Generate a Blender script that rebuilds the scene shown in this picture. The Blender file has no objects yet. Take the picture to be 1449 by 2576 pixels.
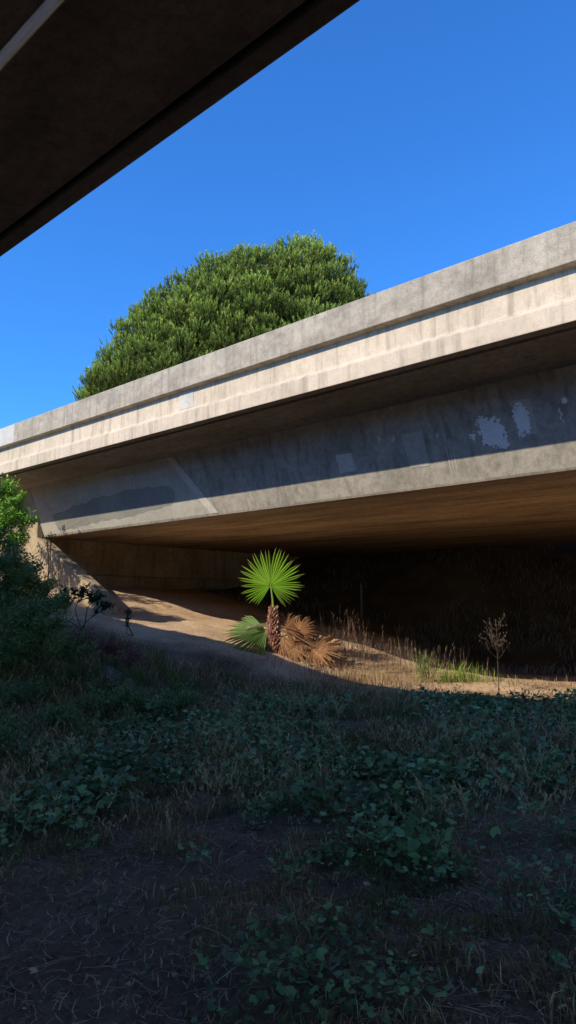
import bpy, math, random
import numpy as np
from mathutils import Vector, Matrix
random.seed(7); rng=np.random.default_rng(11)
sc=bpy.context.scene
E=1.65            # eye height above the local ground
M=0.734           # sun slope across the bridges
# world axes: -X runs along the bridges to the abutment, +Y crosses them
RW=np.array([.735,.678,0]); FW=np.array([-.678,.735,0]); ZW=np.array([0,0,1.])

# ------------------------------------------------------------ helpers
def nodes(name):
    m=bpy.data.materials.new(name); m.use_nodes=True
    nt=m.node_tree; nt.nodes.clear()
    out=nt.nodes.new('ShaderNodeOutputMaterial'); b=nt.nodes.new('ShaderNodeBsdfPrincipled')
    nt.links.new(b.outputs[0],out.inputs[0]); b.inputs['Roughness'].default_value=.85
    b.inputs['Specular IOR Level'].default_value=.25
    return m,nt,b,out
def N(nt,t,**k):
    n=nt.nodes.new(t)
    for a,b in k.items(): setattr(n,a,b)
    return n
def noise(nt,vec,scale,detail=6,rough=.6,mapscale=None):
    if mapscale:
        mp=N(nt,'ShaderNodeMapping'); mp.inputs['Scale'].default_value=mapscale
        nt.links.new(vec,mp.inputs[0]); vec=mp.outputs[0]
    n=N(nt,'ShaderNodeTexNoise'); n.inputs['Scale'].default_value=scale
    n.inputs['Detail'].default_value=detail; n.inputs['Roughness'].default_value=rough
    nt.links.new(vec,n.inputs['Vector']); return n.outputs[0]
def ramp(nt,fac,stops):
    r=N(nt,'ShaderNodeValToRGB'); cr=r.color_ramp
    while len(cr.elements)<len(stops): cr.elements.new(.5)
    for e,(p,c) in zip(cr.elements,stops):
        e.position=p; e.color=(*c,1) if len(c)==3 else c
    nt.links.new(fac,r.inputs[0]); return r.outputs[0]
def mix(nt,a,b,fac,mode='MIX'):
    m=N(nt,'ShaderNodeMix',data_type='RGBA',blend_type=mode)
    for i,v in ((0,fac),(6,a),(7,b)):
        if isinstance(v,(int,float)): m.inputs[i].default_value=v
        elif isinstance(v,tuple): m.inputs[i].default_value=(*v,1)
        else: nt.links.new(v,m.inputs[i])
    return m.outputs[2]
def bump(nt,b,h,strength,dist):
    bp=N(nt,'ShaderNodeBump'); bp.inputs['Strength'].default_value=strength; bp.inputs['Distance'].default_value=dist
    nt.links.new(h,bp.inputs['Height']); nt.links.new(bp.outputs[0],b.inputs['Normal'])

def concrete(name,c1,c2,cs,streak=.5,mottle=(.8,.8,.8),spk=.35,gr=.8):
    m,nt,b,o=nodes(name)
    tc=N(nt,'ShaderNodeTexCoord').outputs['Object']
    a=noise(nt,tc,1.1,8,.65,mottle)
    col=ramp(nt,a,[(.34,c2),(.62,c1)])
    s=noise(nt,tc,1.0,5,.6,(5.5,5.5,.45))
    sm=ramp(nt,s,[(.5,(0,0,0)),(.68,(1,1,1))])
    k=N(nt,'ShaderNodeMath',operation='MULTIPLY'); nt.links.new(sm,k.inputs[0]); k.inputs[1].default_value=streak
    col=mix(nt,col,cs,k.outputs[0])
    s2=noise(nt,tc,1.0,4,.6,(17,17,.9))
    col=mix(nt,col,ramp(nt,s2,[(.58,(1,1,1)),(.72,(.76,.74,.71))]),streak,'MULTIPLY')
    sp=noise(nt,tc,45,4,.7)
    col=mix(nt,col,ramp(nt,sp,[(.3,(1-spk,)*3),(.5,(1,1,1)),(.75,(1.0,1.0,1.0))]),1.0,'MULTIPLY')
    g=noise(nt,tc,7,8,.75)
    col=mix(nt,col,ramp(nt,g,[(.36,(.62,.60,.56)),(.55,(1,1,1))]),gr,'MULTIPLY')
    nt.links.new(col,b.inputs['Base Color'])
    bump(nt,b,noise(nt,tc,30,8,.7),.45,.01)
    return m
def attr_mat(name,rough=.7,trans=.25,spec=.25,tint=(1,1,1)):
    m,nt,b,o=nodes(name)
    at=N(nt,'ShaderNodeVertexColor',layer_name='Col')
    b.inputs['Roughness'].default_value=rough; b.inputs['Specular IOR Level'].default_value=spec
    nt.links.new(at.outputs[0],b.inputs['Base Color'])
    if trans>0:
        t=N(nt,'ShaderNodeBsdfTranslucent'); nt.links.new(mix(nt,at.outputs[0],tint,1.0,'MULTIPLY'),t.inputs[0])
        ms=N(nt,'ShaderNodeMixShader'); ms.inputs[0].default_value=trans
        nt.links.new(b.outputs[0],ms.inputs[1]); nt.links.new(t.outputs[0],ms.inputs[2]); nt.links.new(ms.outputs[0],o.inputs[0])
    return m

def empty(name,loc=(0,0,0)):
    e=bpy.data.objects.new(name,None); sc.collection.objects.link(e); e.location=loc; return e
def raw_mesh(name,V,faces_groups,mats,parent=None,col=None,smooth=False):
    V=np.asarray(V,dtype=np.float32).reshape(-1,3)
    me=bpy.data.meshes.new(name); me.vertices.add(len(V)); me.vertices.foreach_set('co',V.ravel())
    li=[];ls=[];lt=[];p=0
    for F in faces_groups:
        F=np.asarray(F,dtype=np.int32)
        if F.size==0: continue
        n,k=F.shape; li.append(F.ravel()); ls.append(p+np.arange(n)*k); lt.append(np.full(n,k)); p+=n*k
    li=np.concatenate(li);ls=np.concatenate(ls);lt=np.concatenate(lt)
    me.loops.add(len(li)); me.loops.foreach_set('vertex_index',li.astype(np.int32))
    me.polygons.add(len(ls)); me.polygons.foreach_set('loop_start',ls.astype(np.int32)); me.polygons.foreach_set('loop_total',lt.astype(np.int32))
    if smooth: me.polygons.foreach_set('use_smooth',np.ones(len(ls),dtype=bool))
    me.update(calc_edges=True)
    if col is not None:
        c=np.asarray(col,dtype=np.float32)
        if c.shape[1]==3: c=np.hstack([c,np.ones((len(c),1),np.float32)])
        a=me.color_attributes.new('Col','FLOAT_COLOR','POINT'); a.data.foreach_set('color',c.ravel())
    for m in (mats if isinstance(mats,(list,tuple)) else [mats]): me.materials.append(m)
    ob=bpy.data.objects.new(name,me); sc.collection.objects.link(ob)
    if parent: ob.parent=parent; ob.matrix_parent_inverse=Matrix.Translation(-Vector(parent.location))
    return ob
def pyobj(name,V,F,mats,parent=None,midx=None,smooth=False):
    me=bpy.data.meshes.new(name); me.from_pydata([tuple(map(float,v)) for v in V],[],F)
    for m in (mats if isinstance(mats,(list,tuple)) else [mats]): me.materials.append(m)
    if midx:
        for p,i in zip(me.polygons,midx): p.material_index=i
    if smooth:
        for p in me.polygons: p.use_smooth=True
    me.update()
    ob=bpy.data.objects.new(name,me); sc.collection.objects.link(ob)
    if parent: ob.parent=parent; ob.matrix_parent_inverse=Matrix.Translation(-Vector(parent.location))
    return ob

# value noise
_G=rng.random((256,256))
def vn(x,y):
    xi=np.floor(x).astype(int);yi=np.floor(y).astype(int);fx=x-xi;fy=y-yi
    fx=fx*fx*(3-2*fx);fy=fy*fy*(3-2*fy)
    g=lambda a,b:_G[a%256,b%256]
    return (g(xi,yi)*(1-fx)+g(xi+1,yi)*fx)*(1-fy)+(g(xi,yi+1)*(1-fx)+g(xi+1,yi+1)*fx)*fy
def fbm(x,y,o=4):
    s=0;a=.5
    for i in range(o): s=s+a*vn(x*2**i+17*i,y*2**i+31*i); a*=.5
    return s
_u=np.array([-600,0,5,9,10.5,11.4,12.5,14,17.3,18.2,19,20.5,22,30,36,600])
_h=np.array([-1.75,-1.65,-1.78,-1.85,-1.72,-1.5,-1.08,-.85,-.4,-.24,.05,.35,.6,2.6,4.2,4.2])
_ut=np.linspace(-20,50,1401); _ht=np.interp(_ut,_u,_h)
_k=np.exp(-np.linspace(-2,2,25)**2); _k/=_k.sum(); _ht2=np.convolve(np.pad(_ht,12,'edge'),_k,'valid')
def ss(t): t=np.clip(t,0,1); return t*t*(3-2*t)
def ground(x,y):
    x=np.asarray(x,float);y=np.asarray(y,float)
    h=np.interp(-x,_ut,_ht2)+E
    h=h+4.9*ss((y-19.5)/9.5)*(1-.5*ss((-x-13)/8))+np.clip(y-30,0,30)*.12  # embankment shaped high to shut out skylight from the far side
    r=np.clip(1-(np.hypot(x,y)/80),0,1)
    h=h+(fbm(x*.7+5,y*.7+9)-.47)*.22*r+(fbm(x*3.1,y*3.1)-.47)*.07*r
    return h
EDU=[4,9,12,13,15,18,19.5]; EDV=[12.8,13.0,12.4,11.6,11.0,10.6,10.0]

# ------------------------------------------------------------ materials
concA=concrete('concrete_rail',(.56,.47,.35),(.37,.31,.23),(.21,.175,.13),.55,(1.2,1.2,2.2),.5,.65)
concB=concrete('concrete_recess',(.72,.59,.43),(.59,.485,.35),(.36,.30,.215),.7,spk=.2,gr=.35)
concW=concrete('concrete_web',(.47,.425,.35),(.33,.30,.245),(.18,.17,.15),.6,(.8,.8,.8),.35,.6)
concW2=concrete('concrete_web_skylit',(.78,.69,.6),(.66,.59,.5),(.4,.36,.32),.3)  # overhead web painted paler, standing in for skylight from the gap
concS=concrete('concrete_soffit',(.56,.41,.27),(.26,.185,.12),(.43,.30,.19),.35,(.3,1.5,1))
concO=concrete('concrete_overhang',(.40,.34,.28),(.26,.22,.18),(.23,.195,.155),.3,(.5,1.5,1))
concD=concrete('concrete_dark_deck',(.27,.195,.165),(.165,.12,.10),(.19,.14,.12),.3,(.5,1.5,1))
concAb=concrete('concrete_abutment',(.52,.41,.26),(.34,.26,.16),(.20,.15,.10),.6)
paintW=concrete('paint_white',(.86,.86,.84),(.76,.76,.74),(.8,.8,.8),.2,spk=.1,gr=.2)
paintL=concrete('paint_pale',(.66,.62,.53),(.56,.52,.44),(.5,.48,.42),.2,gr=.4)
paintP=concrete('paint_panel',(.54,.50,.42),(.44,.41,.34),(.39,.36,.30),.3,gr=.4)
paintG=concrete('paint_grey',(.34,.33,.28),(.275,.27,.235),(.27,.27,.24),.2,gr=.3)
groove,_nt,_b,_=nodes('joint_dark'); _b.inputs['Base Color'].default_value=(.03,.028,.025,1)

def dirt_mat():
    m,nt,b,o=nodes('dirt')
    tc=N(nt,'ShaderNodeTexCoord').outputs['Object']
    a=noise(nt,tc,.55,8,.65)
    col=ramp(nt,a,[(.35,(.52,.345,.20)),(.5,(.66,.46,.28)),(.66,(.74,.53,.34))])
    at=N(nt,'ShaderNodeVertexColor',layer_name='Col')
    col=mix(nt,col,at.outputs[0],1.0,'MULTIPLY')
    c=noise(nt,tc,14,8,.75)
    col=mix(nt,col,ramp(nt,c,[(.36,(.5,.46,.42)),(.52,(1,1,1))]),.85,'MULTIPLY')
    f=noise(nt,tc,90,4,.7)
    col=mix(nt,col,ramp(nt,f,[(.3,(.55,.55,.55)),(.47,(1,1,1)),(.72,(1,1,1)),(.8,(1.3,1.25,1.2))]),.8,'MULTIPLY')
    nt.links.new(col,b.inputs['Base Color'])
    ad=N(nt,'ShaderNodeMath',operation='ADD'); nt.links.new(c,ad.inputs[0]); nt.links.new(f,ad.inputs[1])
    bump(nt,b,ad.outputs[0],.7,.025); b.inputs['Roughness'].default_value=.95
    return m
dirt=dirt_mat()
grassM=attr_mat('grass_blades',.6,.3)
leafM=attr_mat('weed_leaves',.5,.25)
palmM=attr_mat('palm_leaf',.35,.42,.5,(1.2,1.3,.5))
barkM=attr_mat('palm_bark',.85,0)
deadM=attr_mat('dead_leaf',.8,.25)
pineM=attr_mat('pine_needles',.55,.25,.2,(1.1,1.2,.6))
twigM=attr_mat('dark_twigs',.9,0)
def bark():
    m,nt,b,o=nodes('tree_bark'); tc=N(nt,'ShaderNodeTexCoord').outputs['Object']
    a=noise(nt,tc,3,8,.7,(3,3,.6)); nt.links.new(ramp(nt,a,[(.35,(.05,.035,.025)),(.65,(.17,.12,.085))]),b.inputs['Base Color'])
    bump(nt,b,a,.8,.08); return m
treeBark=bark()

# ------------------------------------------------------------ ground sheet
def axis(lo,hi,step,far):
    c=list(np.arange(lo,hi+step/2,step)); s=step;p=c[-1]
    while p<far: s*=1.22;p+=s;c.append(p)
    s=step;p=c[0];pre=[]
    while p>-far: s*=1.22;p-=s;pre.append(p)
    return np.array(pre[::-1]+c)
ax=axis(-26,6,.10,700);ay=axis(-3,36,.10,700)
X,Y=np.meshgrid(ax,ay,indexing='ij');Z=ground(X,Y)+(fbm(X*7,Y*7,2)-.37)*.03
nx,ny=X.shape;idx=np.arange(nx*ny).reshape(nx,ny)
F=np.stack([idx[:-1,:-1],idx[1:,:-1],idx[1:,1:],idx[:-1,1:]],-1).reshape(-1,4)
# weedy soil darkened to deepen its shade, bare tan dirt elsewhere; under-bridge shade painted on the embankment
soil_shade=ss((np.interp(-X,EDU,EDV)+.1-Y+(fbm(X*2,Y*2)-.47)*1.5)/1.6)*ss((Y+3)/3)
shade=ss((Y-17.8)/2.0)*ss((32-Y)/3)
tone=1-.64*soil_shade*(1.25-.6*fbm(X*1.3,Y*1.3)) -.80*shade*(1.15-.3*fbm(X*1.5,Y*1.5))
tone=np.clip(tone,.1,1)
tc3=np.stack([tone,tone*(1-.02*soil_shade),tone*(1-.04*soil_shade)],-1).reshape(-1,3)
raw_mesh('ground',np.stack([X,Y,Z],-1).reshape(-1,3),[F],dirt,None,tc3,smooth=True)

# ------------------------------------------------------------ bridges
import bmesh
def bridge(name,half,vc,mats,facemat,u0=-90,u1=60):
    root=empty(name,(0,vc,E))
    full=half+[(2*vc-v,h) for v,h in half[::-1]]
    n=len(full)
    us=[u0,u1]
    V=[(-u,v,h+E) for u in us for v,h in full]
    Fc=[];mi=[]
    fm=facemat+[4]+facemat[::-1]+[0+3]
    for i in range(n):
        j=(i+1)%n
        Fc.append((i,j,n+j,n+i)); mi.append(fm[i] if i<len(fm) else 0)
    Fc.append(tuple(range(n))[::-1]); Fc.append(tuple(range(n,2*n))); mi+=[2,2]
    ob=pyobj('deck_girder',V,Fc,mats,root,mi)
    bm=bmesh.new(); bm.from_mesh(ob.data); bmesh.ops.recalc_face_normals(bm,faces=bm.faces); bm.to_mesh(ob.data); bm.free()
    bv=ob.modifiers.new('b','BEVEL'); bv.width=.014; bv.segments=2; bv.limit_method='ANGLE'; bv.angle_limit=.3
    return root
halfN=[(12.0,2.28),(11.4,3.9),(10.27,4.045),(10.27,4.10),(10.19,4.10),(10.19,4.055),(10.0,4.07),(10.0,4.385),(10.12,4.47),(10.16,4.50),(10.16,4.95),(10.0,4.965),(10.0,5.57),(10.34,5.57),(10.44,4.5)]
fmN=[2,1,1,5,1,1,6,6,6,6,0,0,0,0]
rootN=bridge('concrete_bridge',halfN,19.1,[concA,concO,concW,concS,concA,groove,concB],fmN)
halfO=[(1.16,2.28),(2.06,3.9),(3.25,4.045),(3.25,4.10),(3.33,4.10),(3.33,4.055),(3.52,4.07),(3.52,4.385),(3.40,4.47),(3.36,4.50),(3.36,4.95),(3.52,4.965),(3.52,5.57),(3.18,5.57),(3.08,4.5)]
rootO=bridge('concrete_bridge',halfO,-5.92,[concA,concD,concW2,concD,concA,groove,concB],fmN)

W0=np.array([0,11.4,3.9+E]);WD=np.array([0,.6,-1.62]);WN=np.array([0,-1.62,-.6])/math.hypot(1.62,.6)
def wp(u,t,off=.004): return W0+WD*t+WN*off+np.array([-u,0,0])
def web_poly(name,pts,mat,off=.004):
    c=np.mean(np.array(pts),axis=0)
    V=[wp(c[0],c[1],off)]+[wp(u,t,off) for u,t in pts]
    n=len(pts); pyobj(name,V,[(0,1+i,1+(i+1)%n) for i in range(n)],mat,rootN)
def jag(pts,amp,per=.12):
    out=[]
    for i in range(len(pts)):
        a=np.array(pts[i]);b=np.array(pts[(i+1)%len(pts)]);L=np.linalg.norm(b-a);k=max(1,int(L/per))
        for j in range(k):
            p=a+(b-a)*j/k; out.append(tuple(p+np.array([random.uniform(-amp,amp),random.uniform(-amp,amp)*.6])))
    return out
web_poly('pale_panel',[(22.2,.01),(14.9,.01),(14.35,.35),(13.9,.75),(13.6,.96),(22.2,.96)],paintP,.004)
web_poly('grey_paint',jag([(21.4,.62),(20,.5),(18.2,.42),(16.3,.40),(15.1,.42),(14.9,.55),(15.0,.72),(16.5,.80),(19,.85),(21.2,.9)],.05,.25),paintG,.008)
web_poly('pale_paint_strip',[(14.9,.02),(14.65,.02),(13.45,.96),(13.75,.96)],paintL,.010)
def blotch(spots,mat,name='paint_blotch'):
    V=[];Fc=[]
    for i,(u,t,r) in enumerate(spots):
        off=.009+i*.00004; o=len(V); n=11; V.append(wp(u,t,off)); a0=random.random()*6
        for j in range(n):
            a=a0+j/n*6.283; k=random.uniform(.6,1.2); V.append(wp(u+r*k*math.cos(a),t+r*k*math.sin(a)/1.728,off))
        Fc+=[(o,o+1+j,o+1+(j+1)%n) for j in range(n)]
    pyobj(name,V,Fc,mat,rootN)
def cloud(u,t,su,st,n,r0,r1):
    out=[]
    for _ in range(n):
        g=random.random()**.6; a=random.random()*6.283
        out.append((u+su*g*math.cos(a),t+st*g*math.sin(a),random.uniform(r0,r1)*(1.25-g)))
    return out
blotch(cloud(5.78,.50,.27,.17,120,.03,.11)+cloud(5.95,.38,.12,.09,30,.02,.06)+cloud(5.6,.63,.13,.06,30,.02,.06)+cloud(6.15,.5,.1,.06,20,.015,.04)+cloud(5.8,.5,.4,.24,90,.005,.016),paintW)
blotch(cloud(5.2,.42,.15,.19,110,.03,.09)+cloud(5.2,.42,.26,.27,90,.005,.015),paintW)
blotch(cloud(4.42,.31,.05,.04,20,.015,.035)+[(4.52+.02*math.sin(i),.38+i*.012,.014) for i in range(12)],paintW)
for u,t,s in ((7.86,.37,.06),(8.2,.34,.04),(6.88,.42,.04),(16.6,.3,.07)):
    blotch(cloud(u,t,s,s*1.1,26,.008,.03)+cloud(u,t+.06,s*.7,s*2,20,.004,.01),paintL)
web_poly('grey_patch',jag([(9.38,.44),(8.95,.44),(8.93,.67),(9.36,.67)],.012,.1),paintL,.006)
web_poly('grey_patch',jag([(7.68,.34),(7.2,.34),(7.18,.74),(7.62,.74)],.012,.1),paintP,.006)
web_poly('grey_patch',jag([(5.35,.22),(4.98,.22),(4.98,.58),(5.32,.6)],.012,.1),paintP,.004)
for u,w,a,b in ((11.1,.008,.1,.96),(6.75,.007,.2,.96),(6.68,.005,.5,.9),(7.75,.006,.0,.35),(6.62,.005,.6,.96),(3.2,.008,.0,.96),(-1,.008,0,.96)):
    web_poly('drip_line',jag([(u-w,a),(u+w,a),(u+w,b),(u-w,b)],.006,.1),paintL if u<7 else paintP,.0075)
V=[];Fc=[]
for i in range(520):
    u=-30+i*.1; d=.968+random.uniform(-.006,.006)
    V+= [wp(u,d,.018),wp(u,.996,.018)]
    if i: Fc.append((2*i-2,2*i-1,2*i+1,2*i))
pyobj('web_bottom_seam',V,Fc,concO,rootN)
def boxm(name,lo,hi,mat,parent):
    (a,b,c),(d,e,f)=lo,hi
    V=[(a,b,c),(d,b,c),(d,e,c),(a,e,c),(a,b,f),(d,b,f),(d,e,f),(a,e,f)]
    return pyobj(name,V,[(0,3,2,1),(4,5,6,7),(0,1,5,4),(1,2,6,5),(2,3,7,6),(3,0,4,7)],mat,parent)
boxm('pale_patch',(-12.8,10.152,4.52+E),(-12.32,10.17,4.935+E),paintL,rootN)
boxm('pale_patch_rail',(-26.5,9.996,4.99+E),(-20.7,10.05,5.55+E),paintL,rootN)
for v in (14.4,16.8,19.2,21.6,24): boxm('form_seam',(-22,v,2.276+E),(60,v+.012,2.29+E),groove,rootN)
def ring(c,r,mat,parent,name):
    V=[];Fc=[];n=24
    for i in range(n):
        a=i/n*6.283
        V+=[(c[0]+r*math.cos(a),c[1]+r*.9*math.sin(a),c[2]-.02),(c[0]+r*1.25*math.cos(a),c[1]+1.15*r*math.sin(a),c[2]+.01),(c[0]+r*.75*math.cos(a),c[1]+.7*r*math.sin(a),c[2]+.012)]
    for i in range(n):
        j=(i+1)%n; Fc+=[(3*i,3*j,3*j+1,3*i+1),(3*i,3*i+2,3*j+2,3*j)]
    pyobj(name,V,Fc,mat,parent)
def ovh(v): return 4.045-(v-10.27)*.145/1.13+E
ring((-4.62,10.82,ovh(10.82)),.09,concO,rootN,'drain_rim');ring((-5.15,10.85,ovh(10.85)),.08,concO,rootN,'drain_rim')

def prism(name,prof,v0,v1,mat,root,bev=.02):
    n=len(prof)
    V=[(-u,v0,h+E) for u,h in prof]+[(-u,v1,h+E) for u,h in prof]
    Fc=[(i,(i+1)%n,n+(i+1)%n,n+i) for i in range(n)]+[tuple(range(n))[::-1],tuple(range(n,2*n))]
    ob=pyobj(name,V,Fc,mat,root)
    bm=bmesh.new(); bm.from_mesh(ob.data); bmesh.ops.recalc_face_normals(bm,faces=bm.faces); bm.to_mesh(ob.data); bm.free()
    bv=ob.modifiers.new('b','BEVEL'); bv.width=bev; bv.segments=2
    return ob
rA=empty('bridge_abutment',(-22,19,E))
prism('wing_wall',[(17.95,-2.4),(18.06,.18),(19.6,.94),(19.75,.94),(19.78,1.04),(22.3,2.26),(22.3,3.86),(59,3.86),(59,-2.4)],11.75,12.15,concAb,rA)
prism('front_wall',[(22.28,-2.4),(22.28,1.05),(22.4,1.10),(22.4,2.6),(58,2.6),(58,-2.4)],12.152,26.4,concAb,rA)
rB=empty('bridge_abutment',(-22,-6,E))
prism('front_wall',[(22.3,-2.4),(22.3,3.86),(59,3.86),(59,-2.4)],-13.2,1.3,concAb,rB)

# ------------------------------------------------------------ blade generator
def blades(P,head,hgt,wid,lean,col,name,mat,parent=None,tipcol=1.25):
    n=len(P); d=np.stack([np.cos(head),np.sin(head),np.zeros(n)],-1)
    fa=rng.uniform(0,6.283,n); s=np.stack([np.cos(fa),np.sin(fa),np.zeros(n)],-1)
    up=np.array([0,0,1.])
    H=hgt[:,None];Wd=wid[:,None]/2;L=lean[:,None]
    mid=P+up*H*.58*np.sqrt(np.clip(1-(L*.4)**2,0.05,1))+d*H*L*.28
    tip=P+up*H*np.sqrt(np.clip(1-L**2,0.02,1))+d*H*L*.95
    V=np.stack([P-s*Wd,P+s*Wd,mid-s*Wd*.8,mid+s*Wd*.8,tip],1).reshape(-1,3)
    b=np.arange(n)[:,None]*5
    Q=b+np.array([0,1,3,2]);T=b+np.array([2,3,4])
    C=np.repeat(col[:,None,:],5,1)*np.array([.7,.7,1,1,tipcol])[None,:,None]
    return raw_mesh(name,V,[Q,T],mat,parent,C.reshape(-1,3))
def toXF(x,y): return .735*x+.678*y, -.678*x+.735*y
def fromXF(X,Yf): return .735*X-.678*Yf, .678*X+.735*Yf

n=420000
Yf=2.3+ (rng.random(n)**1.1)*13.5
Xr=(rng.random(n)*2-1)*(Yf*.46+1.2)
x,y=fromXF(Xr,Yf); u=-x; v=y
nz=fbm(x*.9+3,y*.9+8); nz2=fbm(x*2.2+30,y*2.2+4); nz3=fbm(x*3.5+60,y*3.5+44)
edge=np.interp(u,EDU,EDV)
den=ss((edge-v)/.9+.15)
far=ss((Yf-4.6)/4.2)
den*=np.clip(.34+.66*far,0,1)*np.clip((nz3-.42)*9+.25+far*.55,0.02,1)*np.clip((nz-.38)*6+.4+far*.4,0.05,1)
bare=np.exp(-(((Xr+1.35)/1.05)**2+((Yf-3.3)/1.35)**2)); den*=1-.97*np.clip(bare*1.5,0,1)
bare2=np.exp(-(((Xr-2.1)/.9)**2+((Yf-5.4)/1.4)**2)); den*=1-.75*np.clip(bare2*1.2,0,1)
bare3=np.exp(-(((Xr-4.6)/1.6)**2+((Yf-10.3)/2.)**2)); den*=1-.6*bare3
keep=rng.random(n)<den*.9
x,y,Xr,Yf,nz,nz2,nz3,far=[a[keep] for a in (x,y,Xr,Yf,nz,nz2,nz3,far)]
n=len(x); P=np.stack([x,y,ground(x,y)-.01],-1)
hgt=rng.uniform(.04,.15,n)+.20*far*rng.random(n)**1.5*(.2+1.2*np.clip(nz3*1.6-.3,0,1))
left=ss((-Xr-1.5)/2.0)*ss((Yf-6)/3); hgt*=1+.7*left
green=np.clip((nz2-.42)*5+.35+.5*left+.1*far-rng.random(n)*.6,0,1)[:,None]
bright=np.where(rng.random((n,1))>.8,1.8,.75)
dry=np.array([.60,.39,.19])*rng.uniform(.4,1.1,(n,1))*bright; gr=np.array([.17,.20,.05])*rng.uniform(.5,1.5,(n,1))
col=np.minimum(dry,.8)*(1-green)+gr*green
print('BLADES',n)
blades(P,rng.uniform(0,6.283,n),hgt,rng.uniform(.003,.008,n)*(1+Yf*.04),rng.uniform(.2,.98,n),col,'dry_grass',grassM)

n=5200
Yf=5.5+rng.random(n)*9.5; Xr=(rng.random(n)*2-1)*(Yf*.45+1); x,y=fromXF(Xr,Yf)
edge=np.interp(-x,EDU,EDV)+.3; k=(y<edge)&(fbm(x*.8+9,y*.8)>.44)
x,y,Yf=x[k],y[k],Yf[k]; n=len(x)
B=np.stack([x,y,ground(x,y)],-1); hd=rng.uniform(0,6.283,n); hh=rng.uniform(.22,.52,n); ln=rng.uniform(.3,.9,n)
cs=np.array([.66,.45,.24])*rng.uniform(.6,1.2,(n,1))
d=np.stack([np.cos(hd),np.sin(hd),np.zeros(n)],-1)
Ps=[B];Hd=[hd];Hg=[hh];Wd=[np.full(n,.006)];Ln=[ln];Cs=[cs]
for j in range(6):
    f=.6+.07*j
    Ps.append(B+ZW*(hh*f)[:,None]*.93*np.sqrt(1-.6*ln**2)[:,None]+d*(hh*ln*f**1.6*.9)[:,None]); Hd.append(rng.uniform(0,6.283,n)); Hg.append(rng.uniform(.03,.07,n)); Wd.append(np.full(n,.013)); Ln.append(rng.uniform(.5,.98,n)); Cs.append(cs*1.1)
blades(np.vstack(Ps),np.concatenate(Hd),np.concatenate(Hg),np.concatenate(Wd),np.concatenate(Ln),np.vstack(Cs),'wild_oats',grassM)

n=46000
Yf=2.2+rng.random(n)**1.6*15; Xr=(rng.random(n)*2-1)*(Yf*.46+1); x,y=fromXF(Xr,Yf)
P=np.stack([x,y,ground(x,y)+.012],-1); hd=rng.uniform(0,6.283,n); L=rng.uniform(.02,.12,n)*(1+2.2*(rng.random(n)>.965))
d=np.stack([np.cos(hd),np.sin(hd),np.zeros(n)],-1); s=np.stack([-np.sin(hd),np.cos(hd),np.zeros(n)],-1)
w=rng.uniform(.0010,.0028,n)[:,None]*(1+Yf[:,None]*.08)
P2=P+d*(L*.5)[:,None]+s*(L*rng.uniform(-.2,.2,n))[:,None]; P3=P+d*L[:,None]
P2[:,2]=ground(P2[:,0],P2[:,1])+.022; P3[:,2]=ground(P3[:,0],P3[:,1])+rng.uniform(.008,.04,n)
V=np.stack([P-s*w,P+s*w,P2-s*w,P2+s*w,P3-s*w*.5,P3+s*w*.5],1).reshape(-1,3)
b=np.arange(n)[:,None]*6; c=np.where(rng.random((n,1))>.5,np.array([[.64,.45,.27]]),np.array([[.18,.115,.07]]))*rng.uniform(.4,1.25,(n,1))
raw_mesh('straw_litter',V,[np.vstack([b+np.array([0,1,3,2]),b+np.array([2,3,5,4])])],grassM,None,np.repeat(c,6,0))

# ------------------------------------------------------------ leaves
def leaves(C,size,nrm,col,name,mat,parent=None,shape='round',fold=.15,asp=1.0):
    n=len(C); nrm=nrm/np.linalg.norm(nrm,axis=1,keepdims=True)
    r=rng.normal(size=(n,3)); a=np.cross(nrm,r); a/=np.linalg.norm(a,axis=1,keepdims=True); b=np.cross(nrm,a)
    if shape=='round': pts=[(0,-.1),(.42,-.45),(.62,0),(.45,.5),(.05,.62),(-.42,.5),(-.62,0),(-.42,-.45)]
    else: pts=[(0,-.9),(.26,-.35),(.28,.15),(0,1.),(-.28,.15),(-.26,-.35)]
    k=len(pts); S=size[:,None]
    V=[C+a*S*px*asp+b*S*py+nrm*S*(fold*abs(px)*2-.1) for px,py in pts]
    V=np.stack(V,1).reshape(-1,3); base=np.arange(n)[:,None]*k
    h=k//2
    Fa=base+np.array(list(range(0,h+1))); Fb=base+np.array([0]+list(range(h,k)))
    return raw_mesh(name,V,[Fa,Fb],mat,parent,np.repeat(col,k,0))
cl=[]
for _ in range(340):
    yf=random.uniform(3.2,13.0); xr=random.uniform(-1,1)*(yf*.44+.4); cx,cy=fromXF(xr,yf)
    if fbm(np.array(cx*.8+9.),np.array(cy*.8+2.))>.43 and not (xr<-.3 and yf<5) and (yf>6.0 or random.random()<.55): cl.append((cx,cy,random.uniform(.10,.5)*(.4+yf*.07)))
for X0,Y0,r in ((-.5,9.5,.9),(-1.8,9.8,.7),(2.9,10.5,.9),(4.1,9.6,.8),(3.3,11.5,.7),(.6,5.2,.35),(1.4,4.3,.24),(.2,3.5,.26),(.55,3.3,.2),(1.9,3.9,.24),(-2.6,8.6,.6),(1.2,7.3,.55),(4.5,11.6,.7),(0.1,8.4,.6),(-1.2,7.6,.5),(2.2,8.6,.6),(2.4,6.9,.45),(.9,6.2,.4)):
    cx,cy=fromXF(X0,Y0); cl.append((cx,cy,r))
Cs=[];Sz=[];Tn=[]
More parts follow.
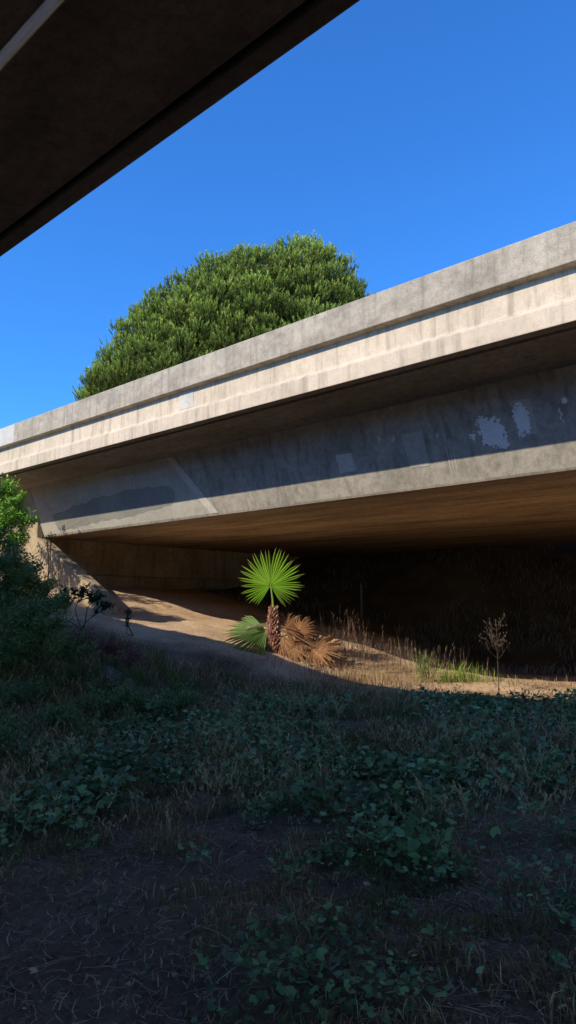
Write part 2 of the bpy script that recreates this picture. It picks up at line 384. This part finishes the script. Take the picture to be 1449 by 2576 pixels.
for cx,cy,r in cl:
    k=int(25+460*r*r*2); px=cx+rng.normal(0,r*.5,k); py=cy+rng.normal(0,r*.5,k)
    Cs.append(np.stack([px,py,ground(px,py)+rng.uniform(.04,.30,k)*(1 if r>.3 else .45)],-1)); Sz.append(rng.uniform(.014,.058,k)*(1.35 if r>.35 else .75)); Tn.append(np.full(k,random.uniform(.7,1.25)))
C=np.vstack(Cs);S=np.concatenate(Sz);T_=np.concatenate(Tn)[:,None];n=len(C);print('LEAVES',n)
nr=rng.normal(0,.5,(n,3));nr[:,2]+=1
leaves(C,S,nr,np.array([.20,.29,.12])*T_*rng.uniform(.35,1.6,(n,1)),'mallow_weeds',leafM)
n=90;Yf=2.4+rng.random(n)*5;Xr=(rng.random(n)*2-1)*(Yf*.45);x,y=fromXF(Xr,Yf)
nr=rng.normal(0,.4,(n,3));nr[:,2]+=1
leaves(np.stack([x,y,ground(x,y)+.035],-1),rng.uniform(.015,.045,n),nr,np.array([.65,.45,.28])*rng.uniform(.5,1.3,(n,1)),'fallen_leaves',deadM,asp=.7)
n=1500;Yf=2.2+rng.random(n)**1.4*14;Xr=(rng.random(n)*2-1)*(Yf*.45+1);x,y=fromXF(Xr,Yf)
bm=bmesh.new();bmesh.ops.create_icosphere(bm,subdivisions=1,radius=1);pv=np.array([q.co[:] for q in bm.verts]);pf=np.array([[q.index for q in f.verts] for f in bm.faces]);bm.free()
C=np.stack([x,y,ground(x,y)+.004],-1);r=rng.uniform(.006,.022,(n,1,1))*np.stack([rng.uniform(.7,1.3,n),rng.uniform(.7,1.3,n),rng.uniform(.4,.8,n)],-1)[:,None,:]
V=(C[:,None,:]+pv[None]*r*rng.uniform(.8,1.2,(n,len(pv),1))).reshape(-1,3)
raw_mesh('pebbles',V,[(np.arange(n)[:,None,None]*len(pv)+pf[None]).reshape(-1,3)],deadM,None,np.repeat(np.array([.38,.28,.19])*rng.uniform(.6,1.4,(n,1)),len(pv),0),True)

# ------------------------------------------------------------ tubes
def tube_data(pts,rads,k=6):
    pts=[np.array(p,float) for p in pts];V=[];Fq=[]
    for i,p in enumerate(pts):
        t=pts[min(i+1,len(pts)-1)]-pts[max(i-1,0)];t/=np.linalg.norm(t)+1e-9
        a=np.cross(t,[.3,.9,.2]);a/=np.linalg.norm(a);b=np.cross(t,a)
        for j in range(k):
            an=j/k*6.283;V.append(p+rads[i]*(a*math.cos(an)+b*math.sin(an)))
    for i in range(len(pts)-1):
        for j in range(k):
            Fq.append((i*k+j,i*k+(j+1)%k,(i+1)*k+(j+1)%k,(i+1)*k+j))
    return V,Fq
class Acc:
    def __init__(s): s.V=[];s.F=[];s.C=[]
    def add(s,V,F,c):
        o=len(s.V); s.V+=list(V); s.F+=[tuple(i+o for i in f) for f in F]
        s.C+= [c]*len(V) if np.ndim(c)==1 else list(c)
    def obj(s,name,mat,parent=None,smooth=False):
        ob=pyobj(name,s.V,s.F,mat,parent,None,smooth)
        a=ob.data.color_attributes.new('Col','FLOAT_COLOR','POINT')
        a.data.foreach_set('color',np.hstack([np.array(s.C,np.float32),np.ones((len(s.C),1),np.float32)]).ravel())
        return ob

# ------------------------------------------------------------ shrubs
def shrub(name,base,clumps,nleaf,size,col,stemcol=(.12,.085,.06),shape='leaf',jit=.3,asp=1.0):
    base=np.array([base[0],base[1],float(ground(base[0],base[1]))]); root=empty(name,tuple(base))
    A=Acc();Cs=[];Nr=[]
    tot=sum(c[3]**2 for c in clumps)
    for cx,cy,cz,r in clumps:
        c=np.array([cx,cy,cz]); mid=(base+c)/2+rng.normal(0,.1,3)
        V,Fq=tube_data([base+rng.normal(0,.05,3)*[1,1,0],mid,c],[.018,.012,.005]); A.add(V,Fq,np.array(stemcol))
        for _ in range(14):
            d=rng.normal(size=3);d/=np.linalg.norm(d);d[2]=abs(d[2])*.8-.1
            e=c+d*r*rng.uniform(.6,1.1); s0=mid+(c-mid)*rng.uniform(.2,1)
            V,Fq=tube_data([s0,(s0+e)/2+rng.normal(0,.04,3),e],[.006,.004,.002],4); A.add(V,Fq,np.array(stemcol))
            k=max(3,int(nleaf*r*r/tot/14)); t=rng.uniform(.25,1.05,k)[:,None]
            Cs.append(s0+(e-s0)*t+rng.normal(0,jit*r*.35,(k,3))); Nr.append(rng.normal(0,.6,(k,3))+np.array([0,-.5,.8]))
    A.obj('stems',barkM,root)
    C=np.vstack(Cs);Nn=np.vstack(Nr);n=len(C)
    leaves(C,rng.uniform(.6,1.3,n)*size,Nn,np.array(col)*rng.uniform(.55,1.5,(n,1)),'leaves',leafM,root,shape,asp=asp)
    return root
def cl_xf(X0,Yf0,h0,r): a,b=fromXF(X0,Yf0); return (a,b,h0+E,r)
bx,by=fromXF(-8.0,19.0)
shrub('dapple_shrub',(bx,by),[cl_xf(-7.8,19.0,3.15,.55),cl_xf(-7.35,19.0,2.8,.45),cl_xf(-7.0,19.0,2.3,.4),cl_xf(-7.65,19.0,2.4,.6),cl_xf(-8.0,19.0,2.0,.6),cl_xf(-8.3,19.2,3.3,.6),cl_xf(-7.4,19.0,1.75,.5),cl_xf(-8.6,19.1,2.3,.8),cl_xf(-8.0,18.9,1.2,.6),cl_xf(-7.4,18.9,1.0,.5),cl_xf(-6.9,18.5,.75,.45)],18000,.055,(.22,.42,.05))
bx,by=fromXF(-9.6,20.6)  # sparse shrub added out of view to dapple the wing wall
shrub('dapple_shrub',(bx,by),[cl_xf(-9.4,20.6,3.6,.7),cl_xf(-9.7,20.6,3.0,.7),cl_xf(-9.2,20.3,4.1,.6),cl_xf(-9.9,21,4.3,.6),cl_xf(-9.1,20.2,3.2,.5),cl_xf(-10.3,21.4,3.8,.7)],2600,.075,(.18,.36,.05))
bx,by=fromXF(-5.7,15)
shrub('bush',(bx,by),[cl_xf(-5.9,15,.95,.55),cl_xf(-5.3,14.8,.5,.55),cl_xf(-5.8,14.8,.1,.7),cl_xf(-4.9,14.6,.0,.6),cl_xf(-5.2,14.5,-.4,.7),cl_xf(-6.4,15,.3,.8)],11000,.045,(.15,.21,.055))
bx,by=fromXF(-6.5,16.3)
shrub('bush',(bx,by),[cl_xf(-6.4,16.3,1.2,.5),cl_xf(-6.0,16.2,.75,.5),cl_xf(-6.8,16.3,1.5,.5),cl_xf(-5.7,16.2,.35,.5),cl_xf(-6.3,16.2,.4,.6),cl_xf(-5.3,16,.2,.4)],5600,.05,(.12,.18,.05))
bx,by=fromXF(-4.4,12.6)
shrub('bush',(bx,by),[cl_xf(-4.6,12.6,-.1,.5),cl_xf(-4.1,12.4,-.35,.5),cl_xf(-4.9,12.6,-.3,.6),cl_xf(-3.7,12.3,-.7,.5),cl_xf(-4.5,12.2,-.8,.6)],8000,.035,(.16,.22,.065))
bx,by=fromXF(-5.0,17.6)
shrub('bush',(bx,by),[cl_xf(-5.1,17.6,.35,.3),cl_xf(-4.7,17.5,.2,.3),cl_xf(-5.5,17.6,.15,.35),cl_xf(-4.4,17.4,.0,.25)],560,.085,(.04,.055,.02))
bx,by=fromXF(-3.3,12.8)
shrub('bush',(bx,by),[cl_xf(-3.2,12.8,-.75,.4),cl_xf(-2.7,12.6,-.9,.35),cl_xf(-3.7,12.9,-.6,.4)],2600,.03,(.24,.09,.075))
bx,by=fromXF(-3.9,17.8)
shrub('weed_plant',(bx,by),[cl_xf(-3.95,17.8,-.15,.12),cl_xf(-3.93,17.8,-.3,.12)],60,.05,(.03,.05,.02))
bx,by=fromXF(-7.45,22.0)
shrub('weed_plant',(bx,by),[cl_xf(-7.35,22,2.2,.15),cl_xf(-7.5,22,2.1,.15)],90,.05,(.06,.09,.03))
for X0,Y0 in ((-3.2,10.3),(-2.3,9.6),(-3.6,9.2),(-1.7,11.5),(-4.0,11.2),(-2.6,11.6),(-3.0,8.0)):
    bx,by=fromXF(X0,Y0); g=float(ground(bx,by))-E
    shrub('low_weed',(bx,by),[cl_xf(X0+random.uniform(-.4,.4),Y0+random.uniform(-.4,.4),g+random.uniform(.15,.4),random.uniform(.3,.45)) for _ in range(4)],2600,.028,(.17,.23,.07))

def stalks(name,X0,Y0,sx,sy,cnt,h0,h1,col,seeds=True,wid=.008,lean=.35):
    X1=X0+rng.normal(0,sx,cnt);Y1=Y0+rng.normal(0,sy,cnt);x,y=fromXF(X1,Y1);B=np.stack([x,y,ground(x,y)],-1)
    hd=rng.uniform(0,6.283,cnt);hh=rng.uniform(h0,h1,cnt);ln=rng.uniform(0.02,lean,cnt);c=np.array(col)*rng.uniform(.6,1.3,(cnt,1))
    d=np.stack([np.cos(hd),np.sin(hd),np.zeros(cnt)],-1)
    L=[[B],[hd],[hh],[np.full(cnt,wid)],[ln],[c]]
    if seeds:
        for j in range(9):
            f=.45+.06*j
            for l,vv in zip(L,(B+ZW*(hh*f)[:,None]*.96+d*(hh*ln*f**1.6*.9)[:,None],rng.uniform(0,6.283,cnt),rng.uniform(.06,.16,cnt),np.full(cnt,wid*1.3),rng.uniform(.4,.95,cnt),c)): l.append(vv)
    return blades(np.vstack(L[0]),*[np.concatenate(a) for a in L[1:5]],np.vstack(L[5]),name,grassM)
stalks('dry_weeds',1.55,18.4,.40,.4,70,.6,1.5,(.22,.13,.085),wid=.007)
stalks('dry_weeds',.9,18.2,.5,.3,60,.3,.8,(.25,.15,.09),wid=.007)
stalks('dry_weeds',2.6,18.5,.6,.4,70,.4,1.0,(.28,.20,.13),wid=.007)
stalks('dry_weeds',3.5,18.2,.5,.4,50,.3,.9,(.32,.23,.14),wid=.007)
stalks('green_grass_tuft',4.0,17.5,.32,.25,260,.2,.6,(.30,.38,.08),False,.014,.9)
stalks('green_grass_tuft',3.3,17.4,.14,.1,60,.3,.8,(.28,.32,.11),True,.009,.8)
stalks('green_grass_tuft',4.7,17.3,.4,.2,120,.1,.3,(.24,.32,.08),False,.012,.9)
stalks('dry_weeds',1.3,17.2,.9,.5,800,.08,.38,(.45,.31,.16),False,.010,.9)
stalks('dry_weeds',2.6,17.3,.7,.4,260,.08,.3,(.48,.34,.19),False,.010,.9)
stalks('dry_weeds',5.5,16.6,.9,.3,160,.08,.25,(.48,.34,.19),False,.010,.9)
stalks('dry_weeds',-2.2,17.2,1.2,.5,120,.04,.16,(.5,.36,.2),False,.010,.9)
A=Acc();bx,by=fromXF(4.3,14.9);b0=np.array([bx,by,float(ground(bx,by))])
tc_=np.array([.09,.065,.045])
V,Fq=tube_data([b0,b0+[.01,.0,.5],b0+[0,.02,.9],b0+[.02,.0,1.4]],[.010,.008,.006,.003],5);A.add(V,Fq,tc_)
for i in range(24):
    z=random.uniform(.65,1.38);s0=b0+[0,0,z];a=random.uniform(0,6.28);L=random.uniform(.15,.36)*(1.6-z*.6)
    e=s0+np.array([math.cos(a)*L*.75,math.sin(a)*L*.75,L*.75])
    V,Fq=tube_data([s0,(s0+e)/2+[0,0,-.03],e],[.004,.0035,.002],4);A.add(V,Fq,tc_)
    for q in range(3):
        e2=e+rng.normal(0,.05,3)+[0,0,.03];V,Fq=tube_data([s0+(e-s0)*.6,e2],[.003,.002],4);A.add(V,Fq,tc_)
        V,Fq=tube_data([e2+[0,0,-.01],e2,e2+[0,0,.012],e2+[0,0,.02]],[.003,.009,.010,.004],6);A.add(V,Fq,tc_*1.3)
A.obj('dry_thistle',barkM)
A=Acc();bx,by=fromXF(2.62,25.6);b0=np.array([bx,by,float(ground(bx,by))])
V,Fq=tube_data([b0-[0,0,.2],b0+[0,0,1.2],b0+[0,0,1.3]],[.05,.05,.04],10);A.add(V,Fq,np.array([.12,.12,.12]));V,Fq=tube_data([b0+[0,0,1.3],b0+[0,0,1.34]],[.07,.02],10);A.add(V,Fq,np.array([.12,.12,.12]));A.obj('metal_post',barkM)

# ------------------------------------------------------------ fan palm
px,py=-12.4,12.9; pz=float(ground(px,py)); palm=empty('fan_palm',(px,py,pz))
PB=np.array([px,py,pz]); topz=-.06+E
def fan(A,hub,upv,nrm,L0,col,span=150,nseg=40,droop=.12,pinch=.35,crump=0.0,tipcol=None):
    upv=np.array(upv,float);upv/=np.linalg.norm(upv);nrm=np.array(nrm,float);nrm-=upv*nrm.dot(upv);nrm/=np.linalg.norm(nrm);rt=np.cross(upv,nrm)
    dl=math.radians(span)*2/nseg
    for i in range(nseg):
        th=-math.radians(span)+(i+.5)*dl
        L=L0*(1-pinch*(abs(th)/math.radians(150))**1.5)*random.uniform(.88,1.04)
        def P(r,an,k=0):
            rr=r/L0
            return hub+(upv*math.cos(an)+rt*math.sin(an))*r+nrm*(k-droop*rr*rr*L0)
        cr=random.uniform(-crump,crump);h=L0*.018
        r1,r2=.5*L,.8*L
        bend=random.uniform(-.06,.06)+cr
        an2=th+bend*.5;an3=th+bend
        t1=P(L,an3,-L0*.08*random.random()**2-abs(cr)*.3*L0)
        Vv=[P(.02*L0,th),P(r1,th-dl*.5,-h),P(r1,th,h),P(r1,th+dl*.5,-h),P(r2,an2-dl*.22,-h+cr*.1),P(r2,an2,h),P(r2,an2+dl*.22,-h+cr*.1),t1]
        Ff=[(0,1,2),(0,2,3),(1,4,5,2),(2,5,6,3),(4,7,5),(5,7,6)]
        c=np.array(col)*random.uniform(.75,1.25)
        tc=np.array(tipcol) if tipcol is not None else c*1.1
        A.add(Vv,Ff,[c*1.4,c*.7,c*1.2,c*.7,c*.85,c*1.25,c*.85,tc])
    return A
CAMD=-FW
hub=PB*[1,1,0]+RW*(-.07)+np.array([0,0,.50+E])
A=Acc();fan(A,hub,ZW*1+RW*.02+FW*.10,CAMD+ZW*.25-np.array([.1,.1,0]),1.0,(.30,.50,.055),150,46,.05,.34,.0,(.48,.50,.17));A.obj('green_fan_leaf',palmM,palm)
A=Acc();V,Fq=tube_data([PB*[1,1,0]+[0,0,topz-.15],PB*[1,1,0]+[0,0,topz+.2]-RW*.02,hub-CAMD*.01+[0,0,.03]],[.035,.024,.016],8);A.add(V,Fq,np.array([.4,.5,.11]));A.obj('leaf_stalk',palmM,palm)
A=Acc();h2=PB+ -RW*.16+np.array([0,0,.48]);fan(A,h2,-RW*1-ZW*.10+CAMD*.25,ZW*.75+CAMD*.65,1.12,(.20,.30,.095),75,26,.18,.5,.03,(.36,.32,.17))
V,Fq=tube_data([PB+[0,0,.75],h2+[0,0,.1],h2],[.02,.016,.012]);A.add(V,Fq,np.array([.2,.24,.08]));A.obj('drooping_leaf',palmM,palm)
A=Acc();fan(A,PB+np.array([0,0,.62])-RW*.1,-RW*.8+ZW*.15+FW*.5,ZW+CAMD*.2,.7,(.14,.14,.05),60,16,.2,.5,.1);A.obj('back_leaf',palmM,palm)
A=Acc();dc=(.52,.28,.13);dt=(.66,.45,.26)
for hb,up,nr,L,sp in ((PB+RW*.3+[0,0,.55],RW*.7+ZW*.35,CAMD+ZW*.4,.55,100),
                      (PB+RW*.95+CAMD*.1+[0,0,.05],RW*.8+ZW*.25+CAMD*.1,CAMD*.8+ZW,.85,115),
                      (PB+RW*.35+CAMD*.1+[0,0,.15],RW*.6-ZW*.25+CAMD*.2,CAMD+ZW*.6,.8,60),
                      (PB+RW*.7+[0,0,.25],RW*.3-ZW*.7+CAMD*.3,CAMD+ZW*.3,.66,70),
                      (PB+RW*.2+CAMD*.1+[0,0,.35],RW*.5-ZW*.7+CAMD*.2,CAMD+ZW*.3,.75,45),
                      (PB+RW*1.0+FW*.1+[0,0,-.2],RW*.8-ZW*.2+CAMD*.1,CAMD+ZW*.8,.75,60),
                      (PB+RW*.5+FW*.2+[0,0,.45],RW*.9-ZW*.05,CAMD*.8+ZW,.8,80),
                      (PB+RW*.65+CAMD*.05+[0,0,.5],RW*.6+ZW*.5,CAMD+ZW*.3,.45,90),
                      (PB-RW*.1+CAMD*.1+[0,0,.3],-RW*.2-ZW*.9+CAMD*.4,CAMD+ZW*.2,.3,50)):
    fan(A,np.array(hb,float),up,nr,L,np.array(dc)*random.uniform(.75,1.15),sp,int(sp/3.0),.25,.4,.28,dt)
for i in range(7):
    e=PB+RW*random.uniform(.3,1.1)+[0,0,random.uniform(-.1,.5)]+CAMD*random.uniform(-.1,.25)
    V,Fq=tube_data([PB+[0,0,random.uniform(.3,.8)],(PB+e)/2+[0,0,.35],e],[.018,.014,.01],5);A.add(V,Fq,np.array([.30,.15,.08]))
A.obj('dead_leaves',deadM,palm)
A=Acc()
hT=topz-pz
V,Fq=tube_data([PB+[0,0,-.15],PB+[0,0,.1],PB+[0,0,.4],PB+[0,0,.75],PB+[0,0,hT]],[.18,.18,.13,.09,.045],14);A.add(V,Fq,np.array([.18,.08,.05]))
for i in range(190):
    f=i/190;z=f*hT;r=.170-.118*f;a=i*2.399
    o=np.array([math.cos(a),math.sin(a),0]);tn=np.array([-math.sin(a),math.cos(a),0]);w=.042-.02*f;l=random.uniform(.06,.15)
    b=PB+[0,0,z]+o*r
    out=random.uniform(.02,.065)
    Vv=[b-tn*w,b+tn*w,b+o*.03+[0,0,l*.25],b-tn*w*.45+o*out+[0,0,l],b+tn*w*.45+o*out+[0,0,l],b+o*(out+.025)+[0,0,l*.9]]
    c=np.array(random.choice([(.42,.17,.10),(.50,.22,.13),(.32,.13,.08),(.56,.34,.22)]))*random.uniform(.7,1.15)
    A.add(Vv,[(0,1,2),(0,2,5,3),(1,4,5,2),(3,5,4)],[c*.5,c*.5,c*.8,c*1.3,c*1.3,c*1.2])
A.obj('trunk',barkM,palm)
n=900;z=rng.random(n)*hT*.95;a=rng.uniform(0,6.283,n);r=.19-.12*z/hT
P=PB+np.stack([np.cos(a)*r,np.sin(a)*r,z],-1)
blades(P,a,rng.uniform(.05,.14,n),np.full(n,.006),rng.uniform(.3,.95,n),np.array([.42,.23,.14])*rng.uniform(.5,1.3,(n,1)),'trunk_fibres',deadM,palm)

# ------------------------------------------------------------ pine tree
Yt=49.0
def tp(Xc,dep,h): a,b=fromXF(Xc*Yt/48,Yt+dep); return np.array([a,b,h*Yt/48+E])
outX=[-13.2,-12.7,-11.8,-11,-9.9,-8.3,-6.0,-3.5,-1,1.0,2.8,4.2,5.1,5.5]
outH=[15.0,16.2,17.3,18.4,20.0,21.6,23.1,24.4,24.8,25.5,24.9,23.2,21.4,18.8]
tb=tp(-3.0,0,0); tz=float(ground(tb[0],tb[1])); pine=empty('pine_tree',(tb[0],tb[1],tz))
root=np.array([tb[0],tb[1],tz-.3])
A=Acc()
V,Fq=tube_data([root,root+[.2,.1,4],root+[.0,.3,8],tp(-3.5,0,13),tp(-3,0,18),tp(-1,0,22)],[.75,.6,.52,.42,.3,.1],12);A.add(V,Fq,np.array([.1,.07,.05]))
clumps=[]
tries=0
while len(clumps)<460 and tries<80000:
    tries+=1
    Xc=random.uniform(-13.2,5.4);T=np.interp(Xc,outX,outH);halfd=8.0*math.sqrt(max(0.02,1-((Xc+3.8)/10.)**2))
    dep=random.uniform(-1,1)*halfd
    q=dep/halfd
    top=12.6+(T-12.6)*math.sqrt(max(0,1-q*q*.93))
    r=random.uniform(.8,1.55)
    if Xc>4.2 or Xc<-11.8: r*=.7
    if random.random()<.88: h=top-r*.75-random.uniform(-.3,.4)
    else: h=random.uniform(12.8,max(12.9,top-1))
    h=max(h,12.8)
    c=tp(Xc,dep,h)
    if all(np.linalg.norm((c-o[0])*[1,1,1.5])>(r+o[1])*.68+.12 for o in clumps): clumps.append((c,r))
print('CLUMPS',len(clumps))
for i,(c,r) in enumerate(clumps):
    if i%5==0:
        s0=tp(-3.2,0,random.uniform(12.5,18)); m_=(s0+c)/2+[0,0,-.8]
        V,Fq=tube_data([s0,m_,c],[.16,.1,.04],6);A.add(V,Fq,np.array([.1,.07,.05]))
ob=A.obj('trunk_and_limbs',treeBark,pine,True)
TC=[];TD=[];TR=[];TB=[]
for c,r in clumps:
    k=int(80*r*r)+22
    d=rng.normal(size=(k,3));d/=np.linalg.norm(d,axis=1,keepdims=True)
    rad=r*(1+.18*np.sin(d[:,0]*5+c[0])+.15*np.sin(d[:,1]*6+c[2]))
    p=c+d*rad[:,None]*np.array([1,1,.62])*rng.uniform(.6,1.0,(k,1))
    TC.append(p);dd=d*.5+np.array([0,0,.95])+rng.normal(0,.2,(k,3));TD.append(dd/np.linalg.norm(dd,axis=1,keepdims=True));TR.append(np.full(k,random.uniform(.8,1.2)))
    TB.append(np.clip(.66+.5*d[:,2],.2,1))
# sparse inner fill so the crown is not hollow
k=2600;Xi=rng.uniform(-12.2,4.6,k);q=rng.uniform(-.85,.85,k)
hd_=8.0*np.sqrt(np.clip(1-((Xi+3.8)/10.)**2,.02,1));tpz=12.6+(np.interp(Xi,outX,outH)-12.6)*np.sqrt(1-q*q*.93)-1.5-rng.random(k)*.8
for a_,b_,c_ in zip(Xi,q*hd_,tpz): TC.append(tp(a_,b_,max(c_,12.9))[None])
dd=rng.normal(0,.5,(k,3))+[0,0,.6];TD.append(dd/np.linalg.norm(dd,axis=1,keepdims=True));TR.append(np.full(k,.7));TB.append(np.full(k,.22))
TC=np.vstack(TC);TD=np.vstack(TD);TR=np.concatenate(TR);TB=np.concatenate(TB);nt_=len(TC);print('TUFTS',nt_)
K=15
P=np.repeat(TC,K,0);D=np.repeat(TD,K,0);nn=len(P)
f=np.tile(np.linspace(0,1,K),nt_)[:,None]
L=np.repeat(rng.uniform(.38,.72,nt_),K)[:,None]
sp=rng.normal(size=(nn,3));sp-=D*np.sum(sp*D,1,keepdims=True);sp/=np.linalg.norm(sp,axis=1,keepdims=True)
b0=P+D*L*f*.85; nd=D*.95+sp*.5; nd/=np.linalg.norm(nd,axis=1,keepdims=True); nl=rng.uniform(.15,.25,(nn,1))
wv=np.cross(nd,rng.normal(size=(nn,3)));wv/=np.linalg.norm(wv,axis=1,keepdims=True)
V=np.stack([b0-wv*.028,b0+wv*.028,b0+nd*nl],1).reshape(-1,3)
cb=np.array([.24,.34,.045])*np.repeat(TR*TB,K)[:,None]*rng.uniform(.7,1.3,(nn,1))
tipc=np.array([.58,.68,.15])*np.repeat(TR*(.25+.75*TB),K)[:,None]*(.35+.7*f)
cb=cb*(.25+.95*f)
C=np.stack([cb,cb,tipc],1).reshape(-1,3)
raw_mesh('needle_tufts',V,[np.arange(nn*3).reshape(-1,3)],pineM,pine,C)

n=70000
x=rng.uniform(-22,14,n);y=rng.uniform(18.5,40,n);k=fbm(x*.5,y*.5)>.42;x=x[k];y=y[k];n=len(x)
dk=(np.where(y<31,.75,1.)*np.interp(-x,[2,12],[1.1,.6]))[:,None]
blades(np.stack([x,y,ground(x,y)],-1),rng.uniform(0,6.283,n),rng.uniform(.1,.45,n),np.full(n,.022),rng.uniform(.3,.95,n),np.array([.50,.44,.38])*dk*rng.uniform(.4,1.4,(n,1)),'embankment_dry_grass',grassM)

# ------------------------------------------------------------ light, sky, camera
el=math.atan(M/math.hypot(1,.2))
sun=bpy.data.lights.new('sun','SUN');sun.energy=5.0;sun.angle=math.radians(.5);sun.color=(1,.90,.73)
so=bpy.data.objects.new('sun',sun);sc.collection.objects.link(so)
so.rotation_euler=Vector((.2,1,-M)).to_track_quat('-Z','Y').to_euler()
w=bpy.data.worlds.new('World');sc.world=w;w.use_nodes=True;nt=w.node_tree;nt.nodes.clear()
sky=nt.nodes.new('ShaderNodeTexSky');sky.sky_type='NISHITA';sky.sun_disc=False
sky.sun_elevation=el;sky.sun_rotation=math.atan2(-.2,-1)
sky.air_density=1.1;sky.dust_density=.1;sky.ozone_density=3.0
bg=nt.nodes.new('ShaderNodeBackground');bg.inputs[1].default_value=.15
o=nt.nodes.new('ShaderNodeOutputWorld')
tn=mix(nt,sky.outputs[0],(.34,.98,1.78),1.0,'MULTIPLY')
nt.links.new(tn,bg.inputs[0]);nt.links.new(bg.outputs[0],o.inputs[0])
cam=bpy.data.cameras.new('camera');co=bpy.data.objects.new('camera',cam);sc.collection.objects.link(co);sc.camera=co
cam.sensor_fit='VERTICAL';cam.sensor_height=36;cam.lens=25;cam.clip_end=3000;cam.clip_start=.05
co.location=(0,0,E);co.rotation_euler=(math.radians(97.5),0,math.radians(42.7))
sc.view_settings.view_transform='Standard';sc.view_settings.look='None';sc.view_settings.exposure=0
